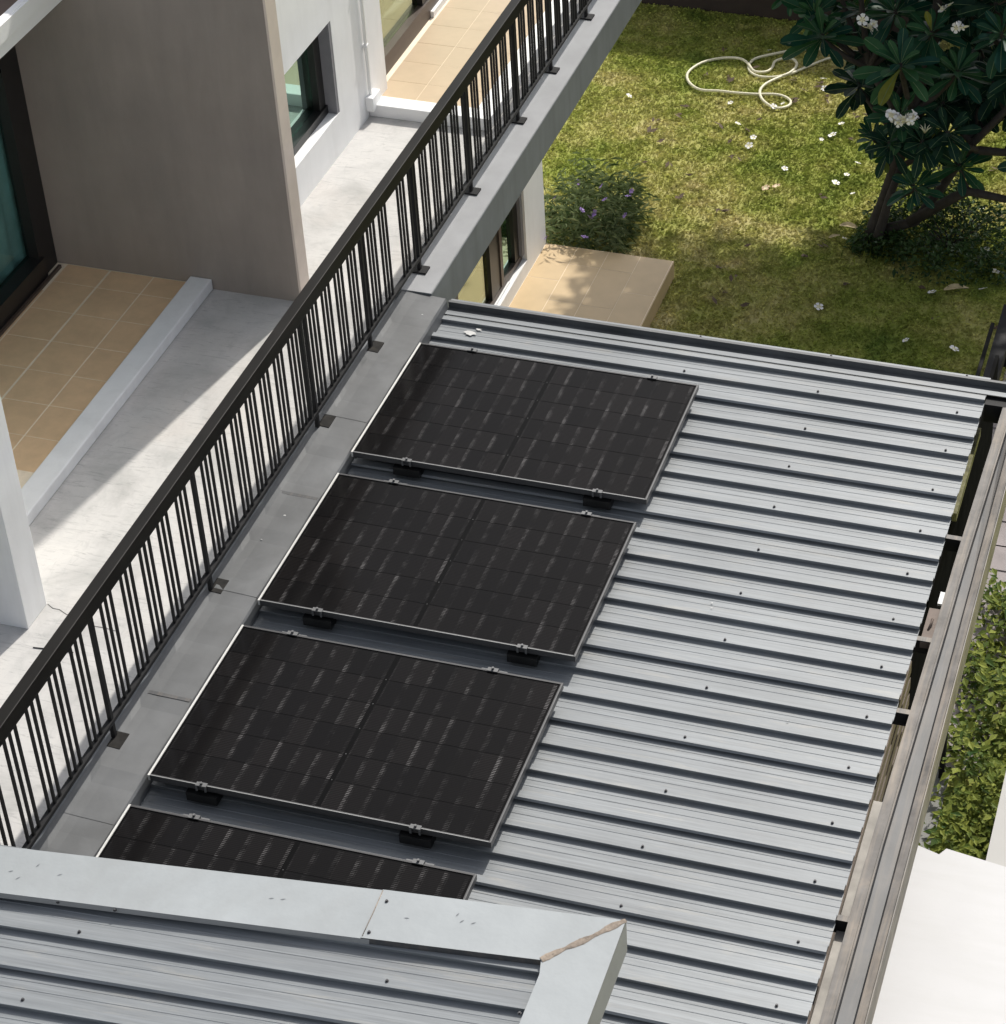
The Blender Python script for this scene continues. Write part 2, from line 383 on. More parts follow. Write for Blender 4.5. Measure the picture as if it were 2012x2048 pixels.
# near sliding door (left edge of the picture)
dr = box('sliding_door', 'frame', house, -2.72, -2.63, 1.32, 1.499, FZ - .02, 1.95)
MB().box(-2.72, -2.60, -1.55, 1.32, FZ - .02, .085).build('bottom_rail', 'frame', dr)
MB().box(-2.595, -2.575, -1.55, 1.45, FZ - .012, FZ + .02).build('sill_track', 'frame_brown', dr)
MB().box(-2.71, -2.625, 1.29, 1.319, .086, 1.95).build('sash_stile', 'frame', dr)
MB().box(-2.70, -2.692, -1.55, 1.289, .086, 1.95).build('pane', 'glass_pale', dr)
def curtain(name, mat, par, x, y0, y1, z0, z1, amp, waves):
    A, B = [], []
    for i in range(81):
        u = i / 80; y = y0 + (y1 - y0) * u; xx = x + amp * math.sin(u * waves * 2 * math.pi) + amp * .5 * math.sin(u * waves * 4.7 * math.pi + 1)
        A.append((xx, y, z0)); B.append((xx, y + amp * .4 * math.sin(u * 9), z1))
    return MB().strip(A, B, 0, True).build(name, mat, par)
curtain('curtain', 'curtain_teal', dr, -2.745, -1.5, 1.46, 0, 1.95, .018, 16)
MB().box(-3.6, -2.95, -1.55, 1.49, FZ, 2).build('room', 'inside', dr)
# back white wall with the small window
wx = -1.39
box('back_wall', 'white', house, -1.6, wx, 1.634, 2.0, TZ, 3.0)
box('back_wall', 'white', house, -1.6, wx, 3.36, 4.215, TZ, 3.0)
box('back_wall', 'white', house, -1.6, wx, 2.0, 3.36, TZ, .20)
box('back_wall', 'white', house, -1.6, wx, 2.0, 3.36, .897, 3.0)
win = MB().box(-1.6, -1.393, 3.325, 3.3595, .201, .896).build('side_window', 'reveal', house)
MB().box(-1.56, -1.475, 3.225, 3.324, .262, .83).build('frame', 'frame', win)
MB().box(-1.56, -1.46, 2.0, 3.324, .201, .261).build('frame', 'frame', win)
MB().box(-1.56, -1.475, 2.0, 3.324, .831, .896).build('frame', 'frame', win)
MB().box(-1.53, -1.522, 2.0, 3.224, .262, .83).build('pane', 'glass', win)
MB().box(-2.7, -1.62, 1.66, 3.8, TZ, 2.5).build('room', 'inside', win)
cp = MB().tube([(-1.372, 3.86, 3), (-1.372, 3.86, .07)], .013, 8).build('conduit', 'white', house)
MB().box(-1.39, -1.33, 3.80, 3.95, -.035, .075).build('junction_box', 'white', cp, .006)
for z in (.45, 1.0): MB().box(-1.39, -1.355, 3.842, 3.878, z, z + .02).build('clip', 'white', cp)
# far sliding door and pale tiles
fd = MB().box(-1.56, -1.47, 4.216, 6.85, FZ - .01, .075).build('patio_door', 'frame_brown', house)
MB().box(-1.56, -1.48, 4.216, 4.265, .076, 2.3).build('door_stile', 'frame_brown', fd)
MB().box(-1.57, -1.485, 5.24, 5.36, .076, 2.3).build('door_stile', 'frame', fd)
MB().box(-1.535, -1.527, 4.266, 5.239, .076, 2.3).build('pane', 'glass_yellow', fd)
MB().box(-1.555, -1.547, 5.361, 6.85, .076, 2.3).build('pane', 'glass', fd)
MB().box(-1.47, -1.445, 5.35, 6.85, FZ, FZ + .05).build('sill_track', 'white', fd)
curtain('curtain', 'curtain_green', fd, -1.66, 4.25, 4.76, 0, 2.3, .022, 4)
MB().box(-3.2, -1.85, 4.0, 6.85, FZ, 2.5).build('room', 'inside_tan', fd)
box('far_tile_bed', 'grout', house, -1.50, -.62, 3.99, 6.88, TZ, FZ - .0012)
tf = MB().box(-.1485, .1485, -.1485, .1485, -.012, 0).mesh('floor_tile', 'tile_far')
for i in range(3):
    for j in range(9):
        xc = -1.28 + .30 * i; yc = 4.19 + .30 * j
        if i == 2: put('floor_tile', tf, house, (-.745, yc, FZ), scale=(.78, 1, 1))
        else: put('floor_tile', tf, house, (xc, yc, FZ + rng.uniform(-.0005, .0005)))
box('step_kerb', 'white_clean', house, -1.389, -.485, 3.85, 3.988, TZ, -.002, bevel=.006)
box('side_kerb', 'white_clean', house, -.62, -.485, 3.9885, 6.88, TZ, -.002, bevel=.006)
# ground floor wall with the big window, platform
lx = -1.177
LW = [(4.0, 6.40, G, -2.86), (6.385, 6.90, G, -.30), (4.0, 6.385, -.9, -.30)]
box('lower_wall', 'white', house, lx - .2, lx, 3.9, 6.385, G, -2.862)
box('lower_wall', 'white', house, lx - .2, lx, 6.386, 6.90, G, -.297)
box('lower_wall', 'white', house, lx - .2, lx, 3.9, 6.385, -.8, -.297)
box('lower_wall', 'white', house, -5, lx - .2005, 6.86, 6.899, G, -.297)
lw = MB().box(lx - .1, lx - .045, 4.0, 6.384, -2.861, -2.80).build('ground_window', 'frame_brown', house)
MB().box(lx - .1, lx - .02, 6.33, 6.3845, -2.799, -.81).build('frame', 'reveal', lw)
MB().box(lx - .11, lx - .05, 6.22, 6.329, -2.799, -.81).build('frame', 'frame', lw)
MB().box(lx - .1, lx - .04, 5.84, 5.90, -2.799, -.81).build('frame', 'frame_brown', lw)
MB().box(lx - .11, lx - .05, 5.62, 5.839, -2.799, -.81).build('frame', 'frame', lw)
MB().box(lx - .11, lx - .05, 4.80, 4.86, -2.799, -.81).build('frame', 'frame', lw)
MB().box(lx - .044, lx - .028, 4.0, 6.0, -2.861, -2.845).build('sill_track', 'white', lw)
MB().box(lx - .09, lx - .082, 4.861, 5.619, -2.799, -.81).build('pane', 'glass_yellow', lw)
MB().box(lx - .09, lx - .082, 5.901, 6.219, -2.799, -.81).build('pane', 'glass', lw)
MB().box(lx - 1.2, lx - .35, 4.0, 6.8, G, -.5).build('room', 'inside_tan', lw)
pf = thing('patio_platform', 'low beige tiled platform outside the ground floor window', 'platform', (-.6, 5.5, G))
def plat(name, mat, x0, x1, y0, y1, z0, z1, **k): return MB().box(x0 + .6, x1 + .6, y0 - 5.5, y1 - 5.5, z0 - G, z1 - G).build(name, mat, pf, **k)
plat('platform_base', 'grout', lx + .001, -.012, 4.2, 6.892, G - .02, -3.0012)
plat('edge_trim', 'tile_patio', -.0119, -.002, 4.2, 6.893, G - .02, -3.001)
pe = [(-1.172, -.884), (-.880, -.596), (-.592, -.306), (-.302, -.016)]
off = [6.345, 6.62, 6.61, 6.31]
for (a, b), o in zip(pe, off):
    y = o
    ys = [6.889]
    while y > 4.2: ys.append(y); y -= .58
    for p, q in zip(ys, ys[1:]): plat('floor_tile', 'tile_patio', a, b, q + .005, p, -3.0011, -3.0)

# ================================================================== balcony railing
rl = thing('balcony_railing', 'long black steel balcony railing with grouped thin balusters', 'railing', (-.28, 0, 0))
def rbox(name, mat, dx0, dx1, y0, y1, z0, z1, par=rl, **k): return MB().box(dx0, dx1, y0, y1, z0, z1).build(name, mat, par, **k)
rbox('top_rail', 'rail', -.034, .030, -6, 6.88, .806, .888, bevel=.004)
rbox('rail_lip', 'steel', -.016, .02, -6, 6.88, .785, .8055)
rbox('bottom_rail', 'steel', -.016, .016, -6, 6.88, .088, .110)
bm = MB().box(-.0065, .0065, -.0065, .0065, .1105, .7848).mesh('baluster', 'steel')
grp = [-4.7, -4.5, -4.3, -4.1, -3.9, -3.69, -3.48, -3.265, -3.055, -2.835, -2.622, -2.307, -2.09, -1.88, -1.675, -1.46, -1.153, -.97, -.774, -.582, -.393, -.2, 0, .30, .49, .685, .885, 1.2, 1.39, 1.5, 1.70, 1.89, 2.09, 2.285, 2.478, 2.677, 2.885, 3.07, 3.28, 3.47, 3.66, 3.87, 4.06, 4.26, 4.45, 4.64, 4.84, 5.03, 5.22, 5.42, 5.62, 5.82, 6.02, 6.22, 6.42, 6.62, 6.82]
grp.remove(1.5)
for gy in grp:
    for d in (-.051, 0, .051): put('baluster', bm, rl, (0, gy + d, 0))
pm = MB().box(-.011, .011, -.011, .011, -.02, .805).mesh('post', 'steel')
bp = MB().box(-.04, .055, -.042, .042, -.0035, .009).mesh('base_plate', 'steel')
for py, plate in ((-4.9, 0), (-3.72, 0), (-2.465, 0), (-1.31, 0), (.185, 0), (1.03, 0), (1.895, 1), (2.89, 1), (3.88, 1), (4.64, 1), (5.51, 1), (6.4, 1)):
    p = put('post', pm, rl, (0, py, 0))
    if plate: put('base_plate', bp, p, (0, 0, 0.0036))
put('post', MB().box(-.012, .012, -.012, .012, .1105, .784).mesh('post', 'steel'), rl, (0, .115, 0)); put('baluster', bm, rl, (0, 1.085, 0))

# ================================================================== carport roof
cr = thing('carport_roof', 'large grey ribbed metal roof carrying the solar panels', 'roof', (0, 0, -.12))
ZP, ZR = -.122, -.100
PITCH = .1905; Y0 = .405
def yr(j): return Y0 + PITCH * j
def sheet(name, x0, x1, j0, par, zf, yf, mat='roof', oz=.12):
    """three-rib sheet from rib j0 (start, underneath) down to rib j0-3 (lap, on top)"""
    prof = []
    def rib(y, up=0, out=0, end=True):
        prof.extend([(y + .052, -.0275 + up), (y + .040, 0 + up), (y + .001 - out, 0 + up), (y - out, -.0015 + up)] + ([(y - out - .006, -.0085), (y - out - .004, -.0105), (y + .004, -.0165)] if out else [(y + .008, -.0275)]))
    rib(yr(j0))
    for k in (1, 2, 3):
        j = j0 - k; yb = yr(j)
        a = yr(j + 1) + .008
        for c in (a - .05, a - .092):
            prof.extend([(c + .004, -.0275), (c + .0015, -.0258), (c - .0015, -.0258), (c - .004, -.0275)])
        rib(yb, .002 if k == 3 else 0, .005 if k == 3 else 0)
    b = MB(); n = len(prof); X = [x0, (x0 + x1) / 2, x1]
    for a, c in zip(X, X[1:]):
        for dz, flip in ((0, False), (-.0012, True)):
            A = [(a, yf(a, y), zf(a) + z + dz) for y, z in prof]; B = [(c, yf(c, y), zf(c) + z + dz) for y, z in prof]
            b.strip(A, B) if not flip else b.strip(B, A)
    return b.build(name, mat, par)
for j0 in range(7, -30, -3):
    sheet('roof_sheet', -.03, 3.413, j0, cr, lambda x: ZR + .12, lambda x, y: y)
# last edge: pan strip + verge trim with upstand
MB().box(-.02, 3.62, 1.655, 1.70, -.004, .012).box(-.02, 3.62, 1.696, 1.704, .0125, .052).box(-.02, 3.62, 1.690, 1.712, .0525, .056).box(-.01, 3.62, 1.7005, 1.7045, -.12, .0120).build('verge_trim', 'flash', cr)
MB().box(-.02, 3.60, 1.606, 1.648, .018, .0205).build('verge_flange', 'roof', cr)
sc = MB().tube([(0, 0, 0), (0, 0, .003)], .008, 8).tube([(0, 0, .003), (0, 0, .009)], .005, 6).mesh('screw', 'screw')
for k in range(-14, 4):
    y = .993 - .381 * (k) if False else yr(1) + .0225 + PITCH * 2 * k
    for x in (1.60, 2.44, 3.275):
        if k >= -13 and (x > 1.8 or y > 1.2): put('screw', sc, cr, (x + rng.uniform(-.008, .008), y + rng.uniform(-.004, .004), .0225), rot=(0, 0, rng.uniform(0, 3)))
# flat flashing along the railing, with dark patches for notches at the posts and lapped seams
fl = MB()
ys = [1.66, .98, .31, -.43, -1.3, -2.12, -3.0, -3.9, -5.2]
for a, b in zip(ys, ys[1:]):
    fl = MB(); e = .002 * (ys.index(a) % 2)
    pr = [(-.31, .114 + e), (-.25, .109 + e), (-.20, .105 + e), (-.10, .100 + e), (-.024, .095 + e), (-.015, .082 + e), (-.013, .0 + e)]
    nn = 8
    for i in range(nn):
        y0, y1 = a + (b - a) * i / nn, a + (b - a) * (i + 1) / nn
        w0 = .003 * math.sin(y0 * 9) + .002 * math.sin(y0 * 23); w1 = .003 * math.sin(y1 * 9) + .002 * math.sin(y1 * 23)
        fl.strip([(x, y0, z + (w0 if 0 < q < 5 else 0)) for q, (x, z) in enumerate(pr)], [(x, y1, z + (w1 if 0 < q < 5 else 0)) for q, (x, z) in enumerate(pr)], 0, False)
    fl.build('flashing', 'flash', cr)
for y in (-.432, -2.12):
    MB().hexa([(-.255, y - .018, .10), (-.03, y - .012, .09), (-.03, y + .010, .09), (-.255, y + .006, .10), (-.255, y - .018, .114), (-.03, y - .012, .1015), (-.03, y + .010, .1015), (-.255, y + .006, .114)]).build('flashing_seam', 'gutter_dark', cr)
for y in (.255, 1.04, -1.27, -2.48):
    MB().hexa([(-.285, y - .06, .10), (-.215, y - .06, .10), (-.215, y + .05, .10), (-.285, y + .05, .10), (-.285, y - .06, .1165), (-.215, y - .06, .1125), (-.215, y + .05, .1125), (-.285, y + .05, .1165)]).build('flashing_patch', 'patch', cr)
# splashes of bird droppings near the corner
def splat(name, x, y, z, r, seed, par, mat='splash'):
    rr = random.Random(seed); b = MB(); k = 14
    b.prism([(x + r * (1.6 if rr.random() > .8 else 1) * rr.uniform(.4, 1) * math.cos(2 * math.pi * i / k), y + .6 * r * rr.uniform(.4, 1) * math.sin(2 * math.pi * i / k)) for i in range(k)], z, z + .0015)
    return b.build(name, mat, par)
for i, (x, y, r) in enumerate([(.20, 1.47, .05), (.24, 1.52, .022), (.07, 1.275, .035), (.17, 1.245, .012), (.22, 1.245, .010), (.36, 1.22, .012), (.33, 1.20, .008), (2.30, -.62, .010), (2.31, -.66, .008), (2.9, -1.4, .006)]):
    splat('white_splash', x, y, .0005 if i != 2 else .0005, r, i + 3, cr)
for i, (x, y, r) in enumerate([(-.15, -.62, .010), (-.19, -.85, .006), (-.12, -2.62, .014), (-.16, -2.66, .009), (-.10, 1.45, .008)]):
    splat('white_splash', x, y, .1045 - .05 * (x + .16), r, i + 40, cr)
# edge beam, posts, brackets, gutter on the right-hand side
MB().box(3.30, 3.385, -6, 1.69, -.17, -.012).build('edge_beam', 'steel', cr)
for y in (1.45, .27, -.60, -1.165, -2.59, -4.2):
    big = y > 1
    b = (MB().box(3.416, 3.56, 1.535, 1.65, -.13, -.002) if big else MB().box(3.386, 3.53, y - .018, y + .018, -.10, -.017)).build('bracket', 'steel', cr)
    if not big: MB().box(3.388, 3.526, y - .017, y + .017, -.0165, -.014).build('bracket_cap', 'gutter', b)
    MB().box(3.33, 3.366, y - .025, y + .025, G, -.171).build('bracket_post', 'steel', b)
gp = [(-.02, -.16), (-.015, -.004), (.036, .0), (.040, .016), (.049, .017), (.052, -.03), (.10, -.042), (.112, -.012), (.152, -.002), (.157, .010), (.162, .009), (.162, -.20)]
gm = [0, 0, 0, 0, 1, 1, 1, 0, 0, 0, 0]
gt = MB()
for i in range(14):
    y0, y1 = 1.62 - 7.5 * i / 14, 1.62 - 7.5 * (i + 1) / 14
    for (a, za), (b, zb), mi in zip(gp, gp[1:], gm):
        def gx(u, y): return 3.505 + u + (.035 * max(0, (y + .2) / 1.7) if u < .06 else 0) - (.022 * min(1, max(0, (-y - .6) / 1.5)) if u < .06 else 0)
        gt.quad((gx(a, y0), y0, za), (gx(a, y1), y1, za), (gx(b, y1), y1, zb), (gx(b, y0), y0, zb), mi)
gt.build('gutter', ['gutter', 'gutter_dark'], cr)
MB().box(3.415, 3.472, -6, -1.75, -.14, -.085).build('wall_ledge', 'ledge', cr)
ge = MB().box(3.43, 3.50, -.62, -.34, -.06, -.02).build('gutter_clip', 'slat', cr)
MB().tube([(3.455, -.52, -.02), (3.47, -.46, .012), (3.462, -.43, -.018)], .006, 6).build('clip_bolt', 'slat', ge)
MB().box(3.455, 3.50, -.22, -.12, -.10, -.085).build('label_plate', 'white', cr)

# slatted fence below the gutter
sf = thing('slatted_fence', 'brown horizontal slat fence under the gutter beside the carport', 'fence', (3.36, 0, G))
MB().box(-.012, .012, -.45, 2.5, .7, 2.74).build('gap_sheet', 'matte_black', sf)  # plain black sheet added to keep the gap beside the gutter dark
sm_ = MB().box(-.012, .012, -3.4, 1.64, -.04, .04).mesh('slat', 'slat')
for i in range(17): put('slat', sm_, sf, (.0, -2.1, .90 + i * .12))
for y in (-5.6, -3.8, -2.0, -.2, 1.5): MB().box(-.055, -.014, y - .02, y + .02, .9, 2.9).build('fence_post', 'steel', sf)
MB().box(.013, .04, .75, 1.6, 2.76, 2.82).build('top_rail', 'moss', sf)
# black beam running on into the garden
be = thing('garden_fence', 'low black steel fence rail running into the garden from the roof corner', 'fence', (3.0, 5.8, G))
MB().box(-.055, .06, -2.5, .62, .40, .52).build('top_rail', 'steel', be); MB().box(-.14, -.11, -2.5, .55, .34, .37).build('lower_rail', 'steel', be)
for y in (-2.2, -.8, .5): MB().box(-.03, .03, y - .03, y + .03, 0, .40).build('fence_post', 'steel', be)

# ================================================================== solar panels
W_, D_ = 1.762, 1.134; PER = 1.3374
def rail(x0, x1, y0, y1): return MB().box(x0, x1, y0, y1, -.035, .0)
m_left = rail(0, .011, 0, D_).mesh('frame_rail', 'frame_glint'); m_right = rail(W_ - .011, W_, 0, D_).mesh('frame_rail', 'pframe')
m_near = rail(.0111, W_ - .0111, 0, .011).mesh('frame_rail', 'pframe'); m_far = rail(.0111, W_ - .0111, D_ - .011, D_).mesh('frame_rail', 'pframe')
m_trim = MB().box(W_ - .0045, W_ - .0015, .001, D_ - .001, .0003, .0016).mesh('edge_trim', 'clamp'); m_trim2 = MB().box(.012, W_ - .012, .0005, .004, .0003, .0014).mesh('edge_trim', 'flash_side')  # lighter strips standing for the gleam along right and near frame edges
m_back = MB().box(.0112, W_ - .0112, .0112, D_ - .0112, -.012, -.0042).mesh('backsheet', 'back')
cw, ch = .1042, .1795
m_cell = MB().box(-cw / 2, cw / 2, -ch / 2, ch / 2, -.0012, 0).mesh('solar_cell', 'cell')
m_dot = MB().prism([(.0025 * math.cos(a), .0025 * math.sin(a)) for a in (0, 1.05, 2.1, 3.14, 4.19, 5.24)], 0, .0006).mesh('solder_dot', 'clamp')
m_foot = MB().box(-.08, .08, -.035, .035, -.098, -.045).mesh('mounting_foot', 'rubber')
m_clamp = MB().box(-.028, .028, -.012, .014, .002, .007).box(-.028, -.018, -.014, -.008, -.03, .0018).box(.018, .028, -.014, -.008, -.03, .0018).tube([(0, 0, .007), (0, 0, .02)], .007, 6).mesh('clamp', 'clamp')
m_rail = MB().box(-.07, .07, -.008, .008, -.075, -.062).mesh('mounting_rail', 'clamp')
plabels = ['black solar panel nearest the lawn, farthest in the row', 'black solar panel second from the lawn', 'black solar panel third from the lawn, above the half hidden one', 'black solar panel half hidden behind the foreground roof edge']
for k in range(4):
    y0 = -k * PER
    t_ = thing('solar_panel', plabels[k], 'solar panel', (0, y0, 0), 'solar panels on the metal roof')
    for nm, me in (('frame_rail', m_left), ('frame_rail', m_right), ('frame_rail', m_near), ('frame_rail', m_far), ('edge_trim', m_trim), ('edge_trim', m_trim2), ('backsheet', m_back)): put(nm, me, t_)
    gx0 = .0232
    for i in range(16):
        cx = gx0 + cw * .5 + i * (cw + .0015) + (.0245 if i >= 8 else 0)
        for j in range(6):
            put('solar_cell', m_cell, t_, (cx, .0175 + ch / 2 + j * (ch + .0038), -.003))
    for j in range(1, 6): put('solder_dot', m_dot, t_, (gx0 + 8 * (cw + .0015) + .0115, .0175 + j * (ch + .0038) - .002, -.0028))
    for x in (.285 if k == 2 else .34, 1.385 if k == 2 else 1.475):
        put('clamp', m_clamp, t_, (x, 0, 0)); put('mounting_foot', m_foot, t_, (x, .012, 0))
        put('clamp', m_clamp, t_, (x + .0, D_, 0), rot=(0, 0, math.pi)); put('mounting_rail', m_rail, t_, (x, D_ + .016, .044))

# ================================================================== foreground roof
ur = thing('foreground_roof', 'pale ribbed metal roof with wide folded flashing in the near left corner', 'roof', (0, -4, .6))
s_ = .06
def zf(x): return .68 + s_ * x - .6
def yf0(x, y): return y + .014 * (x - .2)
_Y0, _P = Y0, PITCH
Y0, PITCH = -4.03 - .193 * 0 + 4.0, .193
for j0 in range(1, -9, -3):
    sheet('roof_sheet', -2.2, 2.49, j0, ur, lambda x: zf(x) - .024, yf0)
Y0, PITCH = _Y0, _P
# flashing plates (points lie on the sloping roof plane)
def up(x, y, dz=0): return (x, y + 4, zf(x) + dz)
def plate(name, pts, mat='flash_light', th=.003, dz=0):
    b = MB(); n = len(pts); b.v += [up(x, y, dz - th) for x, y in pts] + [up(x, y, dz) for x, y in pts]
    b.face(tuple(range(n))[::-1]); b.face(tuple(range(n, 2 * n)))
    for i in range(n): b.face((i, (i + 1) % n, n + (i + 1) % n, n + i))
    return b.build(name, mat, ur)
plate('back_flashing', [(-2.2, -4.175), (.095, -4.077), (1.738, -3.997), (1.733, -3.728), (-.04, -3.828), (-2.2, -3.95)])
plate('back_flashing', [(1.70, -3.998), (2.463, -3.959), (2.739, -3.687), (1.695, -3.730)], dz=.004)
plate('side_flashing', [(2.463, -3.959), (2.479, -4.03), (2.481, -7), (2.741, -7), (2.741, -4.228), (2.739, -3.687)], dz=.0035)
b = MB(); b.quad(up(2.7405, -3.687, .0035), up(2.7425, -7, .0035), up(2.7425, -7, -.18), up(2.7405, -3.687, -.18)); b.quad(up(2.72, -7, -.18), up(2.72, -3.69, -.18), up(2.7405, -3.687, -.18), up(2.7425, -7, -.18))
b.build('side_flashing', 'flash_side', ur)
def lip(pts, h, mat, name, dz=0, dy=0):
    b = MB()
    for (x0, y0), (x1, y1) in zip(pts, pts[1:]): b.quad(up(x0, y0, dz), up(x1, y1, dz), up(x1, y1 - dy, dz - h), up(x0, y0 - dy, dz - h))
    return b.build(name, mat, ur)
lip([(-2.2, -4.1755), (.095, -4.0775), (1.738, -3.9975)], .024, 'flash_side', 'flashing_lip', 0, .006)
lip([(1.70, -3.9985), (2.463, -3.9595)], .030, 'gutter_dark', 'flashing_lip', .004, .004)
lip([(2.739, -3.6868), (1.695, -3.7298)], .16, 'flash_side', 'back_face', .004); lip([(1.733, -3.7278), (-.04, -3.8278), (-2.2, -3.9498)], .16, 'flash_side', 'back_face')
b = MB(); bm_ = []
pA, pB = Vector((2.463, -3.959)), Vector((2.739, -3.687))
pts = []
for i in range(17):
    u = i / 16; q = pA.lerp(pB, u); o = .0018 * math.sin(u * 19) + .0012 * math.sin(u * 41 + 1)
    pts.append(up(q.x + o, q.y - o, .006 + .003 * math.sin(u * 30)))
sb = MB(); rr_ = random.Random(5); rows = []
for i in range(41):
    u = i / 40; q = pA.lerp(pB, u); dq = (pB - pA).normalized(); nq = Vector((-dq.y, dq.x)); wv = .014 + .004 * math.sin(u * 17) + rr_.uniform(-.0015, .0015); oc = .002 * math.sin(u * 9)
    hs_ = [0, .004, .0035, .0065, .003, .0055, .002, 0]
    rows.append([up(q.x + nq.x * (oc + wv * (j / 3.5 - 1)), q.y + nq.y * (oc + wv * (j / 3.5 - 1)), .0042 + hs_[j] * rr_.uniform(.6, 1.15)) for j in range(8)])
for A_, B_ in zip(rows, rows[1:]): sb.strip(A_, B_, 0, True)
sb.build('sealant_bead', 'sealant', ur)
MB().tube([up(1.697, -3.735, .004), up(1.702, -3.86, .005), up(1.704, -3.99, .004)], .0022, 5).build('lap_bead', 'sealant', ur)
for x, y in ((1.735, -3.79), (1.725, -3.965)): put('screw', sc, ur, up(x, y, .004))
for x, y in ((.36, -4.066), (.62, -4.058), (2.46, -4.225)): put('screw', sc, ur, up(x, y, -.012))
for x, y in ((.52, -4.19), (1.88, -4.17), (.46, -4.57)): put('screw', sc, ur, up(x, y, -.0235))
ds = random.Random(4)
for x, y, a in ((.08, -3.955, .5), (.13, -3.985, .9), (.18, -3.9, 1.2), (.30, -3.93, .6), (1.25, -3.87, .3), (1.30, -3.865, .4), (2.05, -3.80, 1.2), (2.08, -3.83, .9), (2.13, -3.83, .6), (1.85, -3.86, .1)):
    d = Vector((math.cos(a), math.sin(a))) * .012; e = Vector((-d.y, d.x)) * .28
    zt = .0012 if x < 1.69 else .0052
    b = MB(); b.v += [up(x + q.x, y + q.y, zt) for q in (-d, -e, d, e)]; b.face((0, 1, 2, 3)); b.build('scratch', 'beam', ur)

# ================================================================== right-hand strip: path, plants, neighbour's white roof
pv_ = box('path', 'paving', None, 3.03, 3.62, 1.5, 9, G - .1, G + .012, kind='structure')
for i in range(14):
    for c in range(2):
        yy = 1.6 + i * .29 + .02 * (i % 2)
        MB().box(3.04 + c * .275, 3.31 + c * .275, yy, yy + .284, G + .0125, G + .022).build('paving_slab', 'paving', pv_)
def leafcloud(name, N, sampler, lmin, lmax, wr, mat, parent=None, up_bias=.4, droop=.3, **k):
    b = MB()
    for _ in range(N):
        p = Vector(sampler()); a = random.uniform(0, 2 * math.pi); el = random.gauss(up_bias, .45)
        d = Vector((math.cos(a) * math.cos(el), math.sin(a) * math.cos(el), math.sin(el))); L = random.uniform(lmin, lmax)
        s = d.cross(Vector((0, 0, 1))).normalized() * L * wr; dr_ = Vector((0, 0, -L * droop))
        n0 = len(b.v); mid = p + d * L * .5 + dr_ * .2; tip = p + d * L + dr_
        b.v += [tuple(p), tuple(mid + s), tuple(tip), tuple(mid - s)]
        b.face((n0, n0 + 1, n0 + 2)); b.face((n0, n0 + 2, n0 + 3))
    return b.build(name, mat, parent, **k)
def hed():
    while True:
        x, y = random.uniform(3.30, 4.1), random.uniform(.1, 3.35)
        bump = .5 + .5 * math.sin(x * 9 + y * 3) * math.sin(y * 5.3 + x)
        if x < 3.44 and y < 1.6 and random.random() < .7: continue
        if x < 3.40 + .1 * math.sin(y * 7) * 1 and random.random() < .55: continue
        return (x, y, G + random.uniform(.02, .14 + .22 * bump))
leafcloud('ground_cover', 5600, hed, .03, .105, .24, 'hedge', None, .35, .35, label='bright green leafy ground cover beyond the gutter', cat='plants', kind='stuff')
wc = thing('white_canopy', 'plain bright white flat canopy below the gutter in the lower right corner', 'canopy', (4.1, -2.5, -1.0))
MB().prism([(-.62, 1.29), (-.40, 1.225), (-.37, 1.275), (-.04, 1.225), (.9, 1.30), (.9, -3), (-.62, -3)], -.10, 0).build('canopy_slab', 'canopy', wc)
for x, y in ((.8, 1.1), (.8, -2.8), (-.5, -2.8)): MB().box(x - .04, x + .04, y - .04, y + .04, G + 1.0, -.101).build('canopy_post', 'white', wc)
nw = thing('neighbour_wall', 'low white wall at the right edge beyond the leafy plants', 'wall', (3.9, 0, G))
MB().box(-.085, .4, -1.5, 1.05, 0, .67).build('wall_body', 'wall_pale', nw)

# ================================================================== frangipani tree
tree = thing('frangipani_tree', 'frangipani tree with broad dark leaves and white blossom clusters on the lawn', 'tree', (1.544, 7.85, G))
T0 = Vector((1.544, 7.85, G))
def tv(p): return Vector(p) - T0
tk = MB()
trunk_pts = [(1.535, 7.85, G - .05), (1.59, 7.85, -2.95), (1.66, 7.86, -2.72), (1.73, 7.87, -2.42), (1.80, 7.88, -2.10), (1.86, 7.9, -1.80)]
tk.tube([tv(p) for p in trunk_pts], [.085, .07, .066, .062, .055, .045], 10)
main = [[(1.62, 7.83, -3.0), (1.95, 7.82, -2.85), (2.16, 7.9, -2.5), (2.38, 8.0, -2.1), (2.63, 8.1, -1.79), (2.9, 8.2, -1.5)], [(1.9, 7.82, -2.86), (2.3, 7.75, -2.5), (2.42, 7.7, -2.40), (2.75, 7.6, -2.37), (3.1, 7.6, -2.2)], [(2.3, 7.96, -2.22), (2.46, 7.9, -2.10), (2.69, 7.9, -2.09), (3.0, 7.9, -1.9)], [(1.78, 7.88, -2.15), (1.66, 8.05, -1.85), (1.4, 8.2, -1.6)], [(1.60, 7.75, G), (1.66, 7.76, -2.9), (1.72, 7.78, -2.6), (1.80, 7.8, -2.3)]]
for br in main: tk.tube([tv(p) for p in br], [.05 * (1 - .55 * i / len(br)) for i in range(len(br))], 8)
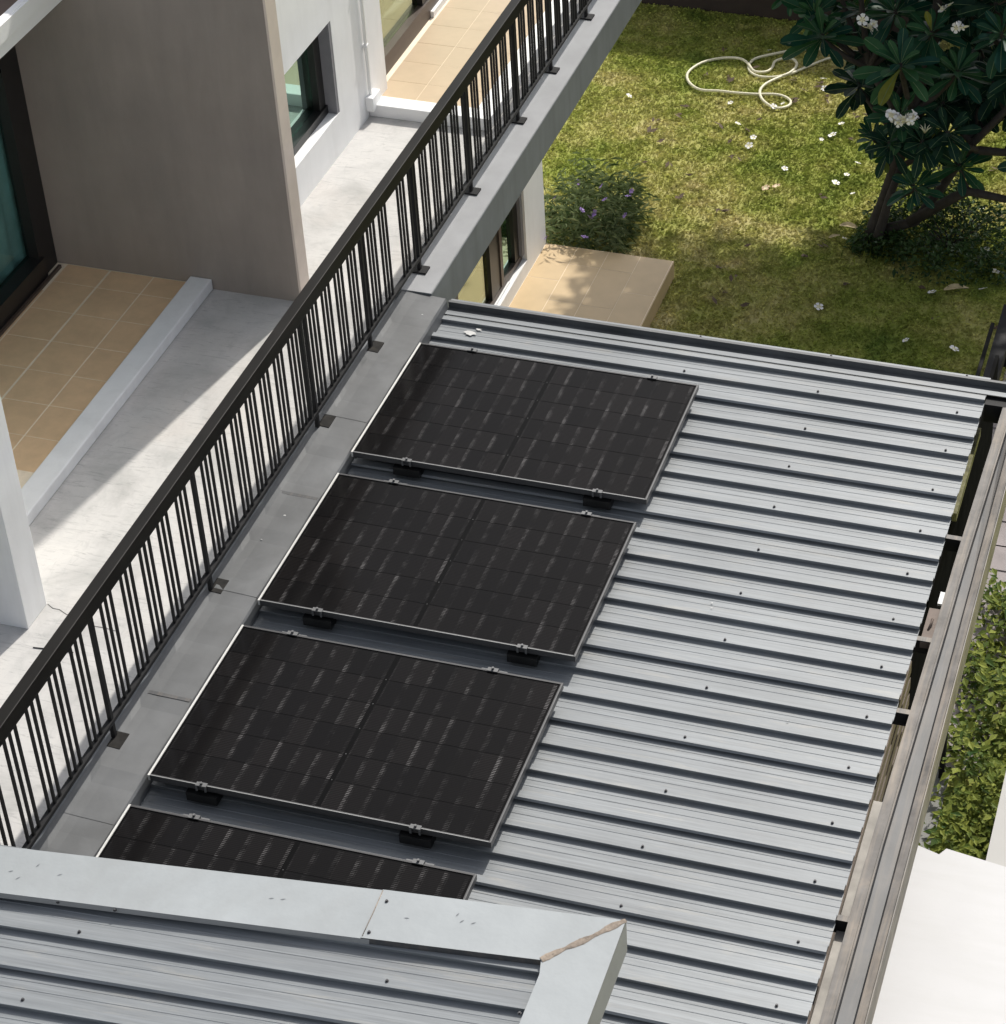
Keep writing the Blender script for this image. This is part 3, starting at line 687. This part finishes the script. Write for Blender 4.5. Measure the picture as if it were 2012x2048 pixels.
ROS = [(.986, 8.2, -1.335, 1.0), (1.765, 7.7, -1.259, 1.12), (1.951, 8.1, -1.135, .95), (2.207, 8.0, -1.425, 1.0), (2.554, 8.0, -1.017, 1.0), (1.592, 8.3, -1.08, .95), (.865, 8.4, -1.238, .9), (.62, 8.6, -1.15, .6), (1.248, 8.6, -1.253, .9), (1.78, 7.74, -1.76, .9), (1.541, 7.8, -2.034, .62), (1.95, 7.6, -2.355, .72), (2.307, 7.8, -2.215, .8), (1.643, 7.9, -2.24, .42), (2.008, 7.8, -2.04, .7), (2.359, 8.3, -1.866, .85), (2.56, 8.2, -1.535, .95), (2.209, 8.4, -1.052, .9), (2.451, 8.3, -.904, .9), (2.084, 8.1, -1.797, .9),
       (1.36, 8.35, -1.5, .85), (2.75, 7.9, -1.3, .9)]
EXTRA = [(-.12 + .2 * (i % 4) + .05 * (i % 3), 7.95 + .26 * ((i * 3) % 7), .0 + .16 * ((i * 5) % 4), 1.1) for i in range(18)] + [(.75 + .42 * (i % 9) + .09 * (i % 4), 8.7 + .38 * ((i * 4) % 7) + .05 * (i % 3), .25 + .4 * ((i * 5) % 4), 1.2) for i in range(117)] + [(.7 + .36 * (i % 9) + .07 * (i % 4), 7.95 + .36 * ((i * 4) % 7) + .05 * (i % 3), -.22 + .12 * ((i * 5) % 4), 1.1) for i in range(54)] + [(1.72, 7.62, -1.98, .8), (2.0, 7.62, -1.92, .85), (2.2, 7.7, -1.85, .9), (1.9, 7.85, -2.0, .7)] + [(1.3 + .165 * (i % 11) + .06 * (i % 3), 8.35 + .14 * ((i * 7) % 5), -1.85 + .27 * ((i * 5) % 5) + .03 * (i % 2), .95) for i in range(24)] + [(-.25 + .17 * a, 8.0 + .32 * b, -.3 + .2 * ((a * 3 + b * 5) % 4), 1.05) for a, b in ((0, 4), (1, 3), (1, 5), (2, 4), (3, 2), (3, 5), (4, 3), (4, 6), (5, 1), (6, 4), (2, 6))] + [(2.9, 8.3, -.8, 1), (3.1, 8.0, -1.2, 1), (3.2, 8.3, -1.6, 1), (2.9, 8.6, -1.3, 1), (1.2, 8.6, -.8, 1), (1.7, 8.6, -.75, 1), (2.1, 8.7, -.7, 1), (2.5, 8.8, -.75, 1), (3.3, 8.6, -.9, 1), (3.5, 8.1, -1.5, 1), (.9, 8.8, -.9, .9), (3.4, 7.7, -1.9, .9), (3.0, 7.5, -1.9, .9), (1.5, 8.9, -1.2, 1), (2.0, 8.9, -1.2, 1), (2.7, 9.0, -1.2, 1), (1.1, 8.9, -1.3, .8), (3.2, 8.9, -1.4, 1), (2.3, 8.6, -1.5, .9), (1.75, 8.5, -1.55, .9), (3.7, 8.5, -1.2, 1), (3.6, 7.8, -1.1, 1)]  # filler rosettes, plus unseen high crown added to deepen the shade below
def leafmesh(L=.32, Wd=.050, dr_=.16):
    b = MB(); n = 9; rows = []; WP = [.04, .10, .24, .44, .66, .85, .98, 1.0, .80, .30]
    for i in range(n + 1):
        u = i / n; x = L * u; wd = Wd * WP[i] + (.004 if u < .3 else .002)
        z = -dr_ * L * u * u
        rows.append((x, wd, z))
    for i in range(n):
        (x0, w0, z0), (x1, w1, z1) = rows[i], rows[i + 1]
        for sg in (1, -1):
            q = [(x0, .0022 * sg, z0), (x1, .0018 * sg, z1), (x1, (w1 + .0018) * sg, z1 + w1 * .28), (x0, (w0 + .0022) * sg, z0 + w0 * .28)]
            if sg < 0: q = q[::-1]
            k = len(b.v); b.v += q; b.face((k, k + 1, k + 2, k + 3), 0, True)
        k = len(b.v); b.v += [(x0, -.0022, z0 + .0006), (x1, -.0018, z1 + .0006), (x1, .0018, z1 + .0006), (x0, .0022, z0 + .0006)]; b.face((k, k + 1, k + 2, k + 3), 1)
    return b
LB = [leafmesh(.32, .050, .16), leafmesh(.30, .047, .32), leafmesh(.34, .049, .06)]
LM = [b.mesh('leaf', ['plumeria', 'midrib']) for b in LB]
nodes = [Vector(p) for br in main + [trunk_pts[2:]] for p in br]
hi = [(1.86, 7.9, -1.80), (1.95, 8.3, -1.3), (1.9, 8.7, -.6), (1.3, 9.1, -.2), (.5, 9.3, 0)]; hi2 = [(2.63, 8.1, -1.79), (2.9, 8.6, -1.2), (3.2, 8.4, -.9)]
for br in (hi, hi2): tk.tube([tv(p) for p in br], [.05 * (1 - .55 * i / len(br)) for i in range(len(br))], 8)
hi_nodes = [Vector(p) for p in hi[2:] + hi2[1:]]
cnt = 0; stuff = MB()
def rosette(c, sc_, individual):
    global cnt
    c = Vector(c); nl = int(22 * min(1, .55 + .45 * sc_)); ax = Vector((random.uniform(-.3, .25), random.uniform(-.85, -.25), 1)).normalized()
    q = Vector((0, 0, 1)).rotation_difference(ax)
    for i in range(nl):
        u = (i + .5) / nl; az = i * 2.39996 + random.uniform(-.32, .32); el = R(74 - 94 * u ** .8 + random.uniform(-9, 9))
        Lf = sc_ * (.62 + .42 * min(1, u * 1.7)) * random.uniform(.74, 1.1)
        rot = q @ (Matrix.Rotation(az, 3, 'Z') @ Matrix.Rotation(-el, 3, 'Y') @ Matrix.Rotation(random.uniform(-.3, .3), 3, 'X')).to_quaternion()
        base = c + rot @ Vector((.015, 0, 0)) - ax * (.07 * u); vi = random.randrange(3)
        if individual and cnt < 300:
            o = put('leaf', LM[vi], tree, tv(base)); o.rotation_mode = 'QUATERNION'; o.rotation_quaternion = rot; o.scale = (Lf, Lf, Lf); cnt += 1
        else:
            k = len(stuff.v); stuff.v += [tuple(tv(base) + rot @ (Vector(p) * Lf)) for p in LB[vi].v]
            for f_, mi, sm2 in zip(LB[vi].f, LB[vi].mi, LB[vi].sm): stuff.face(tuple(k + z for z in f_), mi, sm2)
    near = min(nodes if (individual or c.z < -.55) else hi_nodes, key=lambda p: (p - c).length + max(0, p.z - c.z + .15) * 2)
    mid = (near + c) / 2 + Vector((0, 0, -.05))
    tk.tube([tv(near), tv(mid), tv(c - ax * .06), tv(c + ax * .01)], [.03, .026, .022, .018], 6)
for x, y, z, s2 in ROS: rosette((x, y, z), s2, True)
for x, y, z, s2 in EXTRA: rosette((x, y, z), s2, False)
t2 = bpy.data.materials.new('x'); bpy.data.materials.remove(t2)
tk.build('trunk', 'bark', tree)
M['plumeria_shaded'] = leafmat('frangipani_leaf_shaded', (.005, .026, .019), (.015, .048, .024), .5, .1)  # darker copy of the leaf colour, shade painted into the filler foliage
stuff.build('foliage', ['plumeria_shaded', 'midrib'], tree, kind='stuff')
# five-petalled blossom
def blossom(r=.035, cup=.5):
    b = MB()
    for i in range(5):
        a = i * 2 * math.pi / 5; n0 = len(b.v)
        d = Vector((math.cos(a), math.sin(a), 0)); s = Vector((-d.y, d.x, 0))
        b.v += [(0, 0, 0), tuple(d * r * .4 + s * r * .22 + Vector((0, 0, r * .12 * cup))), tuple(d * r * .8 + s * r * .50 + Vector((0, 0, r * .3 * cup))), tuple(d * r * 1.05 + s * r * .18 + Vector((0, 0, r * .28 * cup))), tuple(d * r * .98 - s * r * .34 + Vector((0, 0, r * .42 * cup))), tuple(d * r * .5 - s * r * .30 + Vector((0, 0, r * .3 * cup)))]
        b.face((n0, n0 + 1, n0 + 5), 1, True); b.face((n0 + 1, n0 + 2, n0 + 3, n0 + 4, n0 + 5), 0, True)
    return b
BM = blossom().mesh('blossom', ['petal', 'petal_core']); BO = blossom().mesh('blossom', ['petal_old', 'petal_core'])
for (x, y, z), nfl, r in (((1.885, 7.2, -1.42), 24, .115), ((1.441, 7.85, -.99), 7, .06), ((2.243, 7.8, -.93), 3, .06), ((2.04, 8.15, -.885), 3, .04)):
    for i in range(nfl):
        a = (math.pi * (1.05 + .9 * i / max(1, nfl - 1))) if nfl > 10 else random.uniform(0, 6.28); rr = r * random.uniform(.75, 1.05)
        p = (x + rr * math.cos(a) * 1.0, y + random.uniform(-.05, .03), z + rr * math.sin(a) * .75 + random.uniform(-.02, .02))
        put('blossom', BM, tree, tv(p), rot=(R(random.uniform(30, 75)), R(random.uniform(-25, 25)), random.uniform(0, 6)), scale=[random.uniform(1.15, 1.5)] * 3)
bud = MB()
for i in range(7):
    a = i * .9; bud.tube([(0, 0, 0), (.03 * math.cos(a), .03 * math.sin(a), .05), (.05 * math.cos(a), .05 * math.sin(a), .065)], [.003, .004, .002], 5)
bud.build('buds', 'hose', tree, loc=tv((2.03, 7.55, -1.80)))

# shrub beneath the tree
sh = thing('shrub', 'low dark green bushy shrub at the foot of the frangipani', 'shrub', (2.25, 7.95, G))
LOBES = [(-.62, .12, .08, .2), (-.45, .32, .22, .24), (-.12, .25, .40, .24), (-.7, -.2, .04, .16), (-.30, .02, .14, .28), (.0, .1, .20, .34), (.30, -.05, .16, .30), (.12, -.38, .10, .28), (-.22, -.38, .08, .24), (.42, .28, .10, .26), (-.05, .42, .12, .26), (.5, -.3, .05, .2), (-.5, -.2, .04, .2)]
def shs():
    while True:
        cx, cy, cz, r = random.choice(LOBES); v = Vector((random.gauss(0, 1), random.gauss(0, 1), random.gauss(0, 1))).normalized() * r * random.uniform(.55, 1.12)
        if cz + v.z > 0: return (cx + v.x, cy + v.y, cz + v.z)
leafcloud('foliage', 4600, shs, .03, .085, .24, 'shrub', sh, .5, .4, kind='stuff')
stb = MB()
for i in range(12): a = i * .55; stb.tube([(0, 0, 0), (.12 * math.cos(a), .15 * math.sin(a), .16), (.26 * math.cos(a), .34 * math.sin(a), .3)], [.01, .008, .004], 5)
stb.build('stems', 'bark', sh)
def gt_():
    a = random.uniform(0, 6.28); r = abs(random.gauss(0, .22)); return (1.62 + r * math.cos(a), 7.92 + r * math.sin(a), G)
leafcloud('tall_grass', 500, gt_, .08, .18, .05, 'hedge', None, 1.0, .2, label='tufts of longer grass round the foot of the tree trunk', cat='grass', kind='stuff')

# flowering bush by the platform
fb = thing('flowering_bush', 'bush of narrow grey green leaves with purple flowers behind the platform', 'bush', (-.88, 7.35, G))
fbm = MB()
for i in range(230):
    while True:
        x, y = random.uniform(-.5, .36), random.uniform(-.42, .58)
        if (x / .5) ** 2 + ((y - .08) / .56) ** 2 < 1: break
    H = random.uniform(.26, .54) * (1 - .35 * ((x / .5) ** 2)); lx_, ly_ = x + random.uniform(-.08, .08), y + random.uniform(-.08, .08)
    nl = random.randint(8, 12)
    for k in range(nl):
        u = (k + 1) / nl; p = Vector((x + (lx_ - x) * u, y + (ly_ - y) * u, H * u)); a = k * 2.4 + random.uniform(-.5, .5); el = random.uniform(-.1, .9)
        d = Vector((math.cos(a) * math.cos(el), math.sin(a) * math.cos(el), math.sin(el))); L = random.uniform(.07, .15)
        s = d.cross(Vector((0, 0, 1))).normalized() * .0065; n0 = len(fbm.v)
        fbm.v += [tuple(p), tuple(p + d * L * .5 + s), tuple(p + d * L + Vector((0, 0, -L * .35))), tuple(p + d * L * .5 - s)]
        fbm.face((n0, n0 + 1, n0 + 2)); fbm.face((n0, n0 + 2, n0 + 3))
fbm.build('foliage', 'ruellia', fb, kind='stuff')
PM = blossom(.03, .8).mesh('flower', ['purple', 'purple'])
for x, y, z in [(-1.246, 7.4, -2.86), (-.75, 7.3, -2.75), (-.561, 7.5, -2.75), (-.572, 7.42, -2.76), (-.535, 7.2, -2.82), (-.869, 7.6, -2.80), (-.829, 6.93, -2.93), (-1.179, 6.92, -2.98), (-.832, 7.1, -2.83), (-.937, 7.2, -2.83), (-1.133, 7.7, -2.86), (-.80, 7.15, -2.81)]:
    put('flower', PM, fb, Vector((x + .03, y - .085, z + .075)) - Vector((-.88, 7.35, G)), rot=(R(random.uniform(10, 60)), R(random.uniform(-25, 25)), random.uniform(0, 6)), scale=[random.uniform(.8, 1.3)] * 3)

# ================================================================== hose, fallen blossoms and leaves
HOSE = [(0.75, 11.35), (.45, 11.33), (0.231, 11.278), (0.09, 11.221), (-0.109, 11.089), (-0.269, 10.959), (-0.299, 10.81), (-0.249, 10.683), (-0.145, 10.611), (0.003, 10.621), (0.117, 10.698), (0.171, 10.83), (0.163, 10.948), (0.096, 11.032), (0.002, 11.028), (-0.066, 10.95), (-0.061, 10.851), (-0.083, 10.745), (-0.146, 10.69), (-0.222, 10.69), (-0.294, 10.791), (-0.363, 10.874), (-0.467, 10.908), (-0.629, 10.866), (-0.771, 10.749), (-0.848, 10.57), (-0.838, 10.413), (-0.746, 10.261), (-0.62, 10.177), (-0.455, 10.192), (-0.287, 10.196), (-0.089, 10.224), (0.085, 10.28), (0.198, 10.271), (0.277, 10.196), (0.275, 10.1), (0.201, 10.024), (0.105, 10.038), (-0.003, 10.143), (-0.06, 10.301), (-0.034, 10.463), (0.072, 10.647), (0.189, 10.795), (0.315, 10.987), (.5, 11.2), (.8, 11.3)]
hp = []
for i in range(len(HOSE) - 1):
    p0, p1, p2, p3 = (Vector(HOSE[max(0, min(len(HOSE) - 1, i + d))]) for d in (-1, 0, 1, 2))
    for u in (0, .34, .67):
        q = .5 * ((2 * p1) + (-p0 + p2) * u + (2 * p0 - 5 * p1 + 4 * p2 - p3) * u * u + (-p0 + 3 * p1 - 3 * p2 + p3) * u ** 3)
        hp.append((q.x, q.y, G + .026 + .010 * math.sin(len(hp) * .23)))
hs = MB().tube(hp, .0145, 8); hs.build('garden_hose', 'hose', None, label='cream garden hose lying in loose loops on the lawn', cat='hose')

FL = [(-.281, 9.988, 'fallen blossom just below the left loop of the hose', .7), (-.111, 9.608, 'flattened blossom alone on the lawn above a close pair', .8), (.098, 9.388, 'upper of two close blossoms in the middle of the lawn', .8), (.097, 9.226, 'lower and larger of two close blossoms in the middle of the lawn', 1), (.522, 8.894, 'lone blossom in the sunny lawn between the two pairs', .8),
      (.432, 8.51, 'browning blossom, left of the pair nearest the tree shadow', 1), (.52, 8.567, 'white blossom touching the browning one near the tree shadow', 1), (.146, 10.022, 'blossom lying on the lowest bend of the hose', .9), (.219, 10.105, 'tiny blossom on the hose right of its lowest bend', .6), (.497, 10.697, 'blossom right under the tips of the left leaf rosette', .8), (.546, 10.502, 'blossom beside the dead leaves right of the hose', .9),
      (.762, 10.577, 'round upright blossom between the hose and the big leaves', 1.1), (.821, 9.621, 'large round blossom left of the drooping leaves', 1.15), (.737, 9.512, 'very small blossom left of the large round one', .55), (.857, 9.857, 'blossom half under the tip of the drooping leaves', .8), (1.165, 9.164, 'blossom just below the lowest drooping leaves', .8), (1.107, 8.93, 'small blossom above the pair of petals near the trunk', .7), (1.038, 8.762, 'ragged blossom in the green grass left of the trunk', 1), (1.231, 8.615, 'small pale blossom closest to the left of the trunk', .6),
      (1.335, 6.706, 'lone blossom in the shaded lawn behind the solar panels', 1.05), (2.234, 7.174, 'blossom left of the yellow fallen leaf in the shade', 1), (2.656, 7.337, 'open blossom right of the yellow fallen leaf in the shade', 1.1), (2.708, 7.636, 'open blossom in the shade farthest right below the shrub', 1.1), (2.421, 8.655, 'blossom on the ground above the right of the shrub', .9), (2.576, 7.973, 'pale blossom caught at the right edge of the shrub', .8), (2.382, 7.568, 'small blossom right below the shrub', .7), (2.153, 6.398, 'ragged blossom in the shade close to the roof edge', .8), (1.827, 7.937, 'bluish petal at the dark foot of the trunk', .7), (-.165, 11.148, 'tiny blossom above the hose in the far shade', .6), (1.319, 7.837, 'small blossom beside the curled dry leaves', .6),
      (2.567, 6.374, 'open blossom in the shade left of the black fence rail', 1.1), (2.965, 6.602, 'blossom at the right edge beyond the black fence rail', 1.1), (-1.285, 9.879, 'lone blossom on the lawn nearest the grey house beam', .8)]
for i, (x, y, lb, s2) in enumerate(FL):
    put('fallen_blossom', BO if 'browning' in lb else BM, None, (x, y, G + .035), rot=(R(random.uniform(-28, 28)), R(random.uniform(-28, 28)), random.uniform(0, 6)), scale=[s2 * 1.12] * 3, label=lb, cat='blossom', group='frangipani blossoms fallen on the lawn')
def dryleaf(L, Wd):
    b = MB(); A, C, B = [], [], []
    for i in range(8):
        u = i / 7; wd = Wd * math.sin(math.pi * (u ** .8 * .94 + .05)) + .003; z = .02 * math.sin(u * 3)
        A.append((L * (u - .5), wd, z + wd * .5)); C.append((L * (u - .5), 0, z)); B.append((L * (u - .5), -wd, z + wd * .4))
    return b.strip(A, C, 0, True).strip(C, B, 0, True)
DL = dryleaf(.22, .032).mesh('dry_leaf', 'dry_leaf')
for x, y, rz, s2, lb in ((1.33, 8.015, -.28, .95, 'pale yellow fallen leaf in the sun left of the tree trunk'), (1.23, 7.83, .5, .5, 'curled dry leaf on the sunlit edge of the tree shadow'), (2.43, 7.26, .25, .98, 'dull yellow fallen leaf in the deep shade below the shrub')):
    put('fallen_leaf', DL, None, (x, y, G + .045), rot=(R(8), R(-5), rz), scale=[s2] * 3, label=lb, cat='leaf', group='large leaves fallen on the lawn')
dd = MB()
for (x, y) in [(-.42, 10.5), (-.39, 10.44), (.21, 10.62), (.36, 10.45), (.06, 9.72), (.30, 10.25), (-.02, 8.99), (-.8, 8.7), (.08, 8.03), (.16, 8.05), (-.62, 11.05), (.48, 10.6), (.50, 10.52), (.60, 10.35), (.64, 10.28), (.33, 10.2), (.02, 9.5), (-.2, 10.75), (2.6, 8.6), (2.75, 8.5), (2.8, 8.7), (.9, 10.2), (1.0, 9.6), (-.9, 9.5)] + [(random.uniform(-1, 2.9), random.uniform(6.2, 11.2)) for _ in range(40)]:
    for _ in range(2):
        a = random.uniform(0, 6.28); L = random.uniform(.025, .055); d = Vector((math.cos(a), math.sin(a), .25)) * L; e = Vector((-d.y, d.x, .015)) * .4; p = Vector((x + random.uniform(-.03, .03), y + random.uniform(-.03, .03), G + .035)); n0 = len(dd.v)
        dd.v += [tuple(p - d), tuple(p - e), tuple(p + d), tuple(p + e)]; dd.face((n0, n0 + 1, n0 + 2, n0 + 3))
dd.build('leaf_litter', 'dead_leaf', None, label='small dark dead leaves scattered over the lawn', cat='leaf litter', kind='stuff')

# hairline cracks and a stray twig on the terrace
ck = [(-1.132, -1.551), (-1.09, -1.575), (-1.05, -1.575), (-1.00, -1.60), (-.963, -1.606), (-.90, -1.635), (-.813, -1.65), (-.75, -1.648), (-.683, -1.656)]
b = MB(); b.strip([(x, y + .0025, TZ + .0012) for x, y in ck], [(x, y - .0025, TZ + .0012) for x, y in ck]); b.build('floor_crack', 'gutter_dark', house)
b = MB(); b.tube([(-1.043, -1.887, TZ + .004), (-.93, -1.875, TZ + .004), (-.82, -1.87, TZ + .004)], .003, 5); b.build('twig', 'steel', None, label='thin dark twig lying on the cement terrace near the column', cat='twig')
splat('paint_spot', -.98, .0, TZ + .0005, .022, 77, house)
